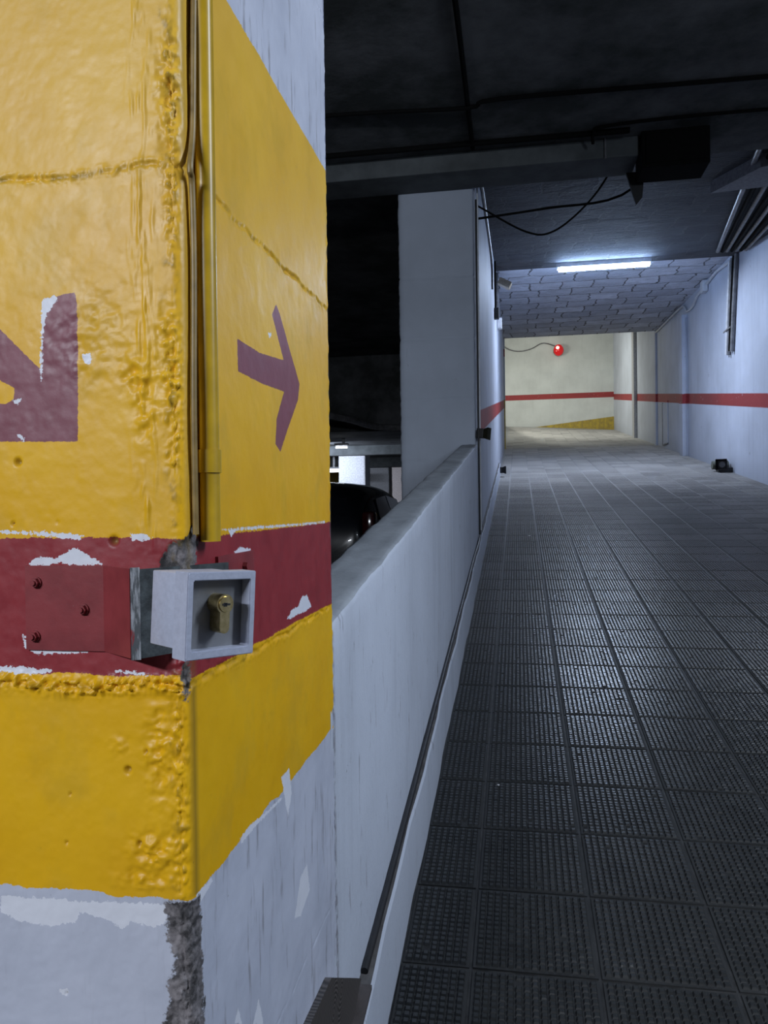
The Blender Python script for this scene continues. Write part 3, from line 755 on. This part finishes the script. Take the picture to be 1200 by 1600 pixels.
far_column('concrete_column', -1.045, WX - 0.012, CCY, CCY + 0.65, -1.4, CZ - 0.01, [M_colfar], 'tall white painted square column where the low parapet wall ends')

# beam across under the near ceiling
bm = bmesh.new(); add_box(bm, -9, 0.99, 6.50, 6.89, 2.79, CZ, 0.01)
struct(obj('trim_2', bm, M_beam))
bm = bmesh.new(); add_box(bm, 0.72, 0.735, 6.485, 6.499, 2.785, CZ, 0.001)
for v in bm.verts: pass
tag(obj('metal_strap', bm, M_pipe), 'thin metal strap on the beam end under the dark ceiling', 'strap')
root = thing('ceiling_cabinet', 'black metal box hanging under the dark ceiling beside the beam end', 'box', (1.26, 6.55, 2.66))
bm = bmesh.new(); add_box(bm, -.26, .26, -.12, .2, 0.0, .29, 0.008); obj('body', bm, M_cable, root)
bm = bmesh.new(); add_box(bm, -.23, .23, -.13, -.118, 0.03, .26, 0.004); obj('cover', bm, M_cable, root)
bm = bmesh.new(); add_prism(bm, [(-.33, 0.25, 0.12), (-.18, 0.25, 0.12), (-.20, 0.25, -0.10), (-.25, 0.25, -.16)], (0, .03, 0)); obj('bracket', bm, M_black, root)

# dark cables under the near ceiling
def cable(name, pts, r, mat, label, cat='cable', n=5, group=None, seg=8):
    bm = bmesh.new(); add_tube(bm, smooth_path(pts, n), r, seg); return tag(obj(name, bm, mat, None, True), label, cat, group)
z_ = CZ - 0.018
cable('ceiling_cable', [(-.335, .5, z_), (-.345, 3, z_), (-.33, 4.6, z_ - .01), (-.34, 6.42, z_)], 0.018, M_cable, 'black cable running away along the dark ceiling towards the beam')
cable('ceiling_cable', [(-4, 5.62, z_), (-1.5, 5.66, z_), (-.36, 5.72, z_ - .02), (-.1, 5.68, z_), (1.5, 5.74, z_), (3.7, 5.80, z_)], 0.016, M_cable, 'black cable crossing the dark ceiling, nearer the viewer than the beam')
cable('ceiling_cable', [(.62, 6.38, 2.86), (.62, 6.32, z_ - .02), (.72, 6.25, z_), (1.6, 6.22, z_), (3.7, 6.30, z_)], 0.013, M_cable, 'thin bent conduit entering the right end of the beam')
cable('ceiling_cable', [(-9, 6.30, z_ + .0), (-2, 6.32, z_), (.9, 6.36, z_)], 0.024, M_cable, 'thick black cable lying along the top edge of the beam')
# cables under block ceiling, left top
cable('hanging_cable', [(-.34, 7.2, 2.75), (.1, 7.2, 2.48), (.35, 7.2, 2.47), (.65, 7.2, 2.70), (.85, 7.2, 2.98), (.9, 7.1, 3.2)], 0.009, M_cable, 'thin black cable sagging below the block ceiling behind the beam', 'cable', 8)
cable('hanging_cable', [(-.36, 7.6, 2.78), (.3, 7.6, 2.83), (1.0, 7.6, 2.90), (1.5, 7.4, 3.28)], 0.012, M_cable, 'straight black cable strung below the block ceiling above the sagging one', 'cable')
# pale board under the block ceiling at right
root = None
a = atY(1098, 285, 8.4); 
bm = bmesh.new(); add_prism(bm, [Vector((2.35, 8.0, c1(8.0) - 0.13)), Vector((2.1, 8.9, c1(8.9) - 0.13)), Vector((3.68, 8.6, c1(8.6) - .13)), Vector((3.68, 7.4, c1(7.4) - .13))], (0, 0, 0.14))
tag(obj('ceiling_patch_board', bm, simple('pale_board', (0.30, 0.30, 0.32), .8), None), 'pale slanted board fixed under the block ceiling at upper right', 'board')

# ================================================================== conduits at the centre column and along the kerb
lz = lambda y: zr(y) + 0.225 + 0.009
pts = [(-.342, 7.0 - .11, 2.69), (-.342, 6.89, 1.6), (-.342, 6.885, .6), (-.341, 6.88, lz(6.9) + .12), (-.340, 6.84, lz(6.8) + .03), (-.342, 6.6, lz(6.6))]
pts += [(-.347 + 0.001 * math.sin(y * 3), y, lz(y)) for y in (6.0, 5, 4, 3, 2.3, 1.66)]
cable('wall_conduit', pts, 0.0085, M_black, 'long dark conduit down the column and along the kerb foot towards the viewer', 'pipe', 6, None, 12)
cable('wall_conduit', [(-.339, 7.06, 2.9), (-.339, 7.05, 1.0), (-.339, 7.05, -.25)], 0.009, M_pipe_w, 'thin pale conduit at the right edge of the tall white column', 'pipe', 4)
cable('wall_conduit', [(-.34, 7.3, 3.2), (-.335, 8.2, 3.28), (-.34, 9.6, 3.42), (-.34, 10.9, 3.5), (-.34, 11.4, 3.42), (-.345, 11.5, 3.15)], 0.018, M_pipe, 'grey conduit sloping along the top of the left wall then ending', 'pipe', 5)
cable('wall_conduit', [(-.33, 12.6, 3.9), (-.33, 12.6, 3.5), (-.33, 12.7, 3.3), (-.33, 12.7, 3.16)], 0.017, M_cable, 'dark cable drop above the small dark box on the left wall', 'pipe', 4)
cable('wall_conduit', [(-.33, 13.9, 4.1), (-.33, 13.9, 3.7), (-.33, 14.3, 3.5), (-.33, 14.3, 3.38)], 0.017, M_pipe, 'grey cable drop above the small white box on the left wall', 'pipe', 4)
def jbox(name, c, s, mat, label, cat='box'):
    r = thing(name, label, cat, (c[0], c[1], c[2] - s[2])); bm = bmesh.new()
    add_box(bm, -s[0], s[0], -s[1], s[1], 0, 2 * s[2], 0.008); obj('body', bm, mat, r)
    bm = bmesh.new(); add_box(bm, -s[0] * .85, s[0] * .85, -s[1] - .008, -s[1] + .002, s[2] * .15, s[2] * 1.85, 0.004); obj('cover', bm, mat, r); return r
jbox('junction_box', (-.315, 12.7, 3.08), (.04, .05, .09), M_black, 'small dark junction box high on the left wall of the ramp')
jbox('junction_box', (-.30, 14.3, 3.28), (.04, .05, .10), M_pipe_w, 'small white junction box high on the left wall of the ramp')
# tan camera-like box
r = thing('ceiling_sensor', 'small tan box sensor tilted on a bracket high at left', 'sensor', (-.357, 13.2, 3.70))
bm = bmesh.new(); Mx = Matrix.Translation((.17, 0, 0)) @ Matrix.Rotation(math.radians(28), 4, 'Y')
add_box(bm, -.11, .11, -.08, .08, -.055, .055, .01, 2, Mx); obj('body', bm, M_tan, r)
bm = bmesh.new(); add_tube(bm, [(0, 0, .02), (.08, 0, .03)], .015); obj('bracket', bm, M_pipe, r)

# black photocell / lamps
def spotlamp(name, c, d, s, label, mat2, group=None):
    r = thing(name, label, 'sensor', c, group)
    d = Vector(d).normalized(); q = d.to_track_quat('Y', 'Z').to_matrix().to_4x4()
    bm = bmesh.new(); add_box(bm, -.5 * s, .5 * s, 0, .75 * s, -.5 * s, .5 * s, .06 * s, 2, q); obj('housing', bm, M_black, r)
    bm = bmesh.new()
    o = [(-.55, -.55), (.55, -.55), (.55, .55), (-.55, .55)]
    a = [bm.verts.new(q @ Vector((x * s * .8, .70 * s, z * s * .8))) for x, z in o]; b = [bm.verts.new(q @ Vector((x * s * 1.15, 1.25 * s, z * s * 1.15))) for x, z in o]
    for k in range(4): bm.faces.new((a[k], a[(k + 1) % 4], b[(k + 1) % 4], b[k]))
    bmesh.ops.solidify(bm, geom=bm.faces[:], thickness=.05 * s); obj('hood', bm, mat2, r)
    bm = bmesh.new(); add_disc(bm, q @ Vector((0, .72 * s, 0)), q.to_3x3() @ Vector((0, 1, 0)), .34 * s, .05 * s); obj('lens', bm, M_greyd, r)
    return r
spotlamp('wall_sensor', (-.352, 6.93, zr(6.9) + 1.17), (1, -.25, -.1), .085, 'black hooded sensor fixed at the end of the red stripe on the left wall', simple('dark_olive', (.04, .038, .022), .5))
spotlamp('ground_sensor', (-.357, 14.2, zr(14.2) + .13), (1, -.1, 0), .11, 'small black sensor low on the left wall near the floor', M_black)
r = spotlamp('ground_sensor', (RX - .14, 14.35, zr(14.35) + .13), (-.45, -1, 0), .15, 'black and olive sensor low at the foot of the right wall', M_black)
bm = bmesh.new(); add_tube(bm, [(-.17, .08, .0), (.1, .08, 0)], .075, 16); obj('motor_body', bm, simple('olive_metal', (.12, .13, .10), .5), r)
bm = bmesh.new(); add_box(bm, -.1, .14, -.08, .1, -.15, -.05, .01); obj('foot', bm, M_black, r)

# ================================================================== tube light on the ramp ceiling
r = thing('fluorescent_light', 'glowing fluorescent tube fitting across the ramp ceiling', 'light', (1.48, 13.65, 4.035))
bm = bmesh.new(); add_box(bm, -.78, .78, -.03, .03, .006, c1(13.62) - 4.035 - 0.004, .004); obj('batten', bm, M_pipe_w, r)
bm = bmesh.new(); add_tube(bm, [(-.75, 0, -.03), (.75, 0, -.03)], .036, 16); obj('tube', bm, M_tubeglass, r, True)
for sx in (-1, 1):
    bm = bmesh.new(); add_box(bm, sx * .765 - .012, sx * .765 + .012, -.02, .02, -.03, .03, .003); obj('lampholder', bm, M_pipe_w, r)

# pipes at upper right on the ceiling
for k in range(7):
    a = Vector((3.66 - k * .072, 13.25, c1(13.25) - .045)); b = Vector((3.62 - .33 - k * .10, 10.2, c1(10.2) - .045)); e = b + (b - a) * 1.1
    e.z = c1(e.y) - .045
    bm = bmesh.new(); add_tube(bm, [a, b, e], .028, 12)
    tag(obj('ceiling_pipe', bm, M_cable if k % 2 else M_pipe, None, True), ['rightmost', 'second from right', 'third from right', 'middle', 'third from left', 'second from left', 'leftmost'][k] + ' dark pipe in the bundle under the ceiling at upper right', 'pipe', 'dark pipes bundled under the ramp ceiling at upper right')
# conduits dropping down the right wall
tx = atX(1145, 408, RX - .03); bx_ = atX(1138, 556, RX - .03)
for k in range(4):
    y0 = tx.y + .12 - k * .13 ; y1 = bx_.y + .05 - k * .11
    zbm = bx_.z + (.03, 0.0, .05, .02)[k]
    bm = bmesh.new(); add_tube(bm, [(RX - .042, y0, c1(13.6) + .02 if y0 < 14 else 4.14), (RX - .042, (y0 + y1) / 2 + .02, (tx.z + zbm) / 2), (RX - .042, y1, zbm)], .034, 12)
    tag(obj('drop_conduit', bm, [M_pipe_w, M_pipe, M_cable, M_pipe][k], None, True), ['palest, farthest', 'second farthest', 'black third', 'nearest'][k] + ' conduit of the group ending halfway down the right wall', 'pipe', 'conduits dropping down the right wall')
bm = bmesh.new(); c_ = bx_.z + .42; add_box(bm, RX - .085, RX - .074, bx_.y - .34, bx_.y + .12, c_, c_ + .03, .004)
tag(obj('pipe_clamp', bm, M_pipe), 'clamp strap round the conduits on the right wall', 'clamp')
# conduit along ceiling/wall joint with junction box
def c2(y): return 4.25 + (y - 14.1) * (.29 / 7.5)
pts = [(RX - .03, 14.2, 4.13), (RX - .03, 15.2, c2(15.2) - .06), (RX - .03, 16.0, c2(16.0) - .12), (RX - .03, 16.7, c2(16.7) - .16), (RX - .03, 17.1, c2(17.1) - .28), (RX - .03, 17.7, c2(17.7) - .27), (RX - .03, 18.2, c2(18.2) - .07), (RX - .03, 20, c2(20) - .05), (RX - .03, 21.5, c2(21.5) - .05)]
cable('wall_conduit', pts, .026, M_pipe_w, 'white conduit following the joint of right wall and ceiling', 'pipe', 5)
jbox('junction_box', (RX - .06, 16.0, c2(16) - .14), (.05, .11, .11), M_pipe_w, 'white junction box on the conduit at the top of the right wall')
# vertical pilaster casings on right wall
def casing(y, wd, dp, z1, label, mat=M_wall_right):
    bm = bmesh.new(); add_box(bm, RX - dp, RX - .001, y - wd / 2, y + wd / 2, zr(y) - .05, z1, .012)
    return bm
bm = casing(18.0, .36, .12, c2(18) - .32, ''); add_tube(bm, [(RX - .06, 17.83, zr(17.8) + .02), (RX - .055, 17.83, c2(18) - .4)], .035, 10)
tag(obj('pipe_casing', bm, M_wall_right), 'white boxed pipe casing on the right wall, crossed by the red stripe', 'casing', None)
bm = casing(25.3, .42, .10, 7.2, ''); tag(obj('wall_pilaster', bm, simple('grey_pilaster', (.42, .42, .44), .7)), 'narrow grey pilaster on the right wall beyond the ceiling edge', 'pilaster')
struct(box_struct('trim_3', M_wall_right, RX - .05, RX + .01, 21.55, 21.75, 1.3, 7.2))
# shallow hatch on right wall
r = thing('wall_hatch', 'narrow flush hatch low on the right wall behind the pipe casing', 'hatch', (RX, 20.4, zr(20.4) + .12))
bm = bmesh.new(); add_box(bm, -.02, -.001, -.33, .33, 0, 1.05, .004); obj('panel', bm, M_wall_right, r)
bm = bmesh.new(); add_box(bm, -.03, -.001, .32, .35, -.02, 1.07); add_box(bm, -.03, -.001, -.33, .33, -.03, 0); obj('frame', bm, M_pipe, r)
# edge trim of left wall end
struct(box_struct('trim_4', M_wall_back, WX - .21, WX + .03, 21.6, 21.78, 1.3, 5.3))

# ================================================================== red lamp on back wall
p = atY(873, 546, 30.7)
r = thing('warning_lamp', 'round glowing red warning lamp on the back wall', 'lamp', (p.x, 31.0, p.z))
bm = bmesh.new(); add_tube(bm, [(0, 0, 0), (0, -.12, 0)], [.20, .20], 24); obj('housing', bm, simple('dark_red_housing', (.10, .01, .01), .4), r)
bm = bmesh.new(); bmesh.ops.create_uvsphere(bm, u_segments=24, v_segments=14, radius=.19)
for v in bm.verts: v.co = Vector((v.co.x, v.co.y * .8 - .17, v.co.z * 1.18))
t = NT('red_lens'); t.b.inputs['Base Color'].default_value = (.6, .01, .015, 1); t.b.inputs['Roughness'].default_value = .2
t.b.inputs['Emission Color'].default_value = (1, .02, .02, 1); t.b.inputs['Emission Strength'].default_value = .22
obj('lens', bm, t.m, r, True)
bm = bmesh.new(); bmesh.ops.create_uvsphere(bm, u_segments=12, v_segments=8, radius=.065)
for v in bm.verts: v.co += Vector((-.04, -.30, .07))
obj('bulb', bm, emit('red_glow', (1, .30, .25), 5), r, True)
q = lambda a, b: atY(a, b, 30.96)
cable('lamp_cable', [q(780, 536), q(795, 546), q(812, 549), q(830, 545), q(845, 537), q(855, 537), q(868, 541)], .02, M_pipe, 'drooping grey cable leading to the red lamp on the back wall', 'cable', 6)
bm = bmesh.new(); add_box(bm, -1.4, .15, 30.5, 31.0, q(800, 533).z - .12, q(800, 533).z + .35, .01)

# ================================================================== board at the foot of the near column
M_wood = NT('dark_wood_grain'); t = M_wood
def dist_to(p):
    n = t.n.new('ShaderNodeVectorMath'); n.operation = 'DISTANCE'; t.l(t.P, n.inputs[0]); n.inputs[1].default_value = tuple(p); return n.outputs['Value']
dd = t.math('MINIMUM', dist_to(atX(532, 1548, WX + .01)), dist_to(atX(520, 1582, WX + .01)))
dd = t.math('ADD', dd, t.math('MULTIPLY', t.noise(12, 2), 0.02))
wf = t.map(t.math('SINE', t.math('MULTIPLY', dd, 2 * PI / 0.0085)), -1, 1)
c = t.mix(wf, (0.028, 0.025, 0.024), (0.105, 0.092, 0.086)); t.bump(wf, .25, .002); M_wood = t.out(c, .5)
r = thing('wood_board', 'dark wood grained board on the kerb foot at the bottom, below the near column', 'board', (WX, 1.2, zr(1.2) + .225))
B = [atX(508, 1527, WX) , atX(556, 1528, WX), atX(541, 1604, WX), atX(470, 1608, WX)]
ext = lambda a, b, k: a + (b - a) * k
B[2] = ext(B[1], B[2], 2.2); B[3] = ext(B[0], B[3], 2.2)
bm = bmesh.new(); add_prism(bm, [p - r.location for p in B], (.012, 0, 0)); obj('upright', bm, M_wood, r)
hb = lambda y, h: (0, y - 1.2, zr(y) + h - (zr(1.2) + .225))
bm = bmesh.new(); add_prism(bm, [Vector(hb(.95, .236)), Vector(hb(1.62, .236)), Vector(hb(1.62, .226)), Vector(hb(.95, .226))], (.033, 0, 0)); obj('cover_strip', bm, simple('brown_strip', (.085, .072, .07), .55), r)

# scraps on the ramp
def scrap(px, py, s, label):
    d = ray(px, py); k = (-H0) / (d.z - G * d.y); p = d * k
    bm = bmesh.new(); n = 7
    poly = [Vector((math.cos(i * 2 * PI / n) * s * random.uniform(.7, 1.2), math.sin(i * 2 * PI / n) * s * random.uniform(.5, .9), G * math.sin(i * 2 * PI / n) * s * .7)) for i in range(n)]
    add_prism(bm, poly, (0, 0, s * .25)); o = obj('paper_scrap', bm, simple('white_paper', (.8, .8, .8), .7)); o.location = p + Vector((0, 0, .0055)); return tag(o, label, 'litter')
scrap(827, 838, .016, 'tiny white scrap lying on the ramp tiles further up')
scrap(779, 1229, .0055, 'tiny white scrap lying on the ramp tiles near the kerb')

# ================================================================== parking level: car, columns, tubes
for (xa, xb, ya, lab) in ((-4.48, -3.79, 19.0, 'brightly lit white column beyond the black car'), (-4.75, -4.03, 24.0, 'dim grey column behind the brightly lit one'), (-4.72, -4.0, 28.5, 'farthest grey column, nearly hidden by the tall white column')):
    o = far_column('concrete_column', xa, xb, ya, ya + .65, -1.4, 1.47, [simple('column_paint', (.62, .63, .68), .6)], lab, None, False)
struct(box_struct('trim_5', M_beam, -12, WX - .4, 18.6, 18.95, 1.22, 1.45))
struct(box_struct('trim_6', M_beam, -12, WX - .4, 23.5, 23.95, 1.15, 1.45))
for (px, py, Yt, L, lab) in ((522, 735, 21.0, .9, 'bright tube light low behind the lit parking column'), (537, 699, 16.5, .16, 'small tube light end above the lit parking column')):
    p = atY(px, py, Yt); r = thing('fluorescent_light', lab, 'light', p)
    bm = bmesh.new(); add_tube(bm, [(-L / 2 - .1, 0, 0), (L / 2, 0, 0)], .05 if L > .5 else .02, 12); obj('tube', bm, M_tube2, r, True)
    bm = bmesh.new(); add_box(bm, -L / 2 - .12, L / 2 + .02, -.06, .06, .04, .09); add_box(bm, -.03, .03, -.02, .02, .08, 1.46 - p.z + .01 if L > .5 else 1.46 - p.z + .01); obj('batten', bm, M_pipe_w, r)
cable('parking_pipe', [(-9, 12.6, 1.9), (-5, 12.8, 1.82), (-3.2, 13.5, 1.58), (-2.6, 14.6, 1.48), (-1.2, 14.7, 1.48)], .06, M_pipe, 'grey pipe bending under the dark parking ceiling beyond the car', 'pipe')

def car():
    r = thing('car', 'black car parked behind the parapet wall', 'car', (-2.38, 8.0, -1.4))
    t = NT('black_car_paint'); t.b.inputs['Coat Weight'].default_value = .6; M_car = t.out((.006, .007, .010), .25, 0, .5)
    M_glass = simple('dark_car_glass', (.006, .007, .009), .06, 0, .1, 5)
    # stations along length: y, half width low, roof height, half width at roof, belt height, sill
    st = [(0.0, .62, .95, .55, .70, .38), (0.04, .80, 1.18, .60, .95, .30), (0.14, .87, 1.36, .62, 1.0, .26), (0.42, .90, 1.60, .62, 1.02, .24), (1.0, .91, 1.66, .63, 1.02, .22), (1.8, .91, 1.67, .63, 1.01, .22), (2.5, .91, 1.62, .62, 1.0, .22), (2.9, .91, 1.50, .60, .99, .22), (3.3, .91, 1.10, .66, .98, .22), (3.9, .89, .98, .64, .92, .24), (4.3, .82, .86, .60, .78, .28), (4.45, .68, .70, .50, .60, .36)]
    nseg = 22; bm = bmesh.new(); rings = []
    for (y, wl, zt_, wt, zb_, zs) in st:
        half = [(wl * .86, zs), (wl * .97, zs + .08), (wl, zs + .3), (wl, (zb_ + zs) / 2 + .1), (wl * .985, zb_), (wl * .93, zb_ + (zt_ - zb_) * .25), ((wl + wt) / 2, zb_ + (zt_ - zb_) * .62), (wt + .06, zt_ - (zt_ - zb_) * .13), (wt * .8, zt_ - .02), (wt * .4, zt_ + .012), (0, zt_ + .02)]
        ring = [bm.verts.new((a, y, b)) for a, b in half] + [bm.verts.new((-a, y, b)) for a, b in reversed(half[:-1])]
        rings.append(ring)
    n = len(rings[0])
    for a, b in zip(rings, rings[1:]):
        for k in range(n): 
            bm.faces.new((a[k], b[k], b[(k + 1) % n], a[(k + 1) % n]))
    bm.faces.new(rings[0]); bm.faces.new(list(reversed(rings[-1])))
    o = obj('body', bm, M_car, r, True)
    md = o.modifiers.new('sub', 'SUBSURF'); md.levels = 2; md.render_levels = 2
    # windows
    def win(name, poly, th=.012):
        bm = bmesh.new(); P = [Vector(p) for p in poly]; nn = (P[1] - P[0]).cross(P[2] - P[0]).normalized()
        add_prism(bm, poly, nn * th); return obj(name, bm, M_glass, r)
    for s in (1, -1):
        win('side_window', [(s * .862, .55, 1.10), (s * .868, 1.45, 1.09), (s * .73, 1.45, 1.50), (s * .74, .75, 1.46)])
        win('side_window', [(s * .868, 1.52, 1.09), (s * .868, 2.45, 1.08), (s * .74, 2.3, 1.46), (s * .73, 1.52, 1.50)])
    win('rear_window', [(-.60, .14, 1.10), (.60, .14, 1.10), (.52, .32, 1.46), (-.52, .32, 1.46)], .03)
    win('windscreen', [(-.66, 3.25, 1.14), (.66, 3.25, 1.14), (.56, 2.85, 1.50), (-.56, 2.85, 1.50)], .03)
    M_tail = simple('tail_lamp_red', (.03, .004, .005), .12)
    for s in (1, -1):
        bm = bmesh.new(); add_box(bm, s * .80 - .07, s * .80 + .07, .02, .22, .95, 1.32, .03); obj('tail_lamp', bm, M_tail, r, True)
        m = bmesh.new(); add_box(m, s * .99 - .10, s * .99 + .10, 2.55, 2.68, 1.03, 1.17, .03); obj('wing_mirror', m, M_car, r, True)
    bm = bmesh.new(); add_box(bm, -.85, .85, -.06, .15, .36, .62, .05); obj('rear_bumper', bm, M_black, r, True)
    bm = bmesh.new(); add_box(bm, -.26, .26, -.075, -.055, .68 - .16, .79 - .16, .003); obj('number_plate', bm, simple('plate_white', (.5, .5, .5), .5), r)
    for s in (1, -1):
        for yy in (.85, 3.55):
            bm = bmesh.new(); add_tube(bm, [(s * .68, yy, .33), (s * .70, yy, .33), (s * .88, yy, .33), (s * .90, yy, .33)], [.27, .33, .33, .28], 28); wo = obj('wheel', bm, M_black, r, True)
            bm = bmesh.new(); add_tube(bm, [(s * .88, yy, .33), (s * .915, yy, .33)], [.21, .19], 20)
            obj('rim', bm, M_greyd, wo, True)
    return r
car()
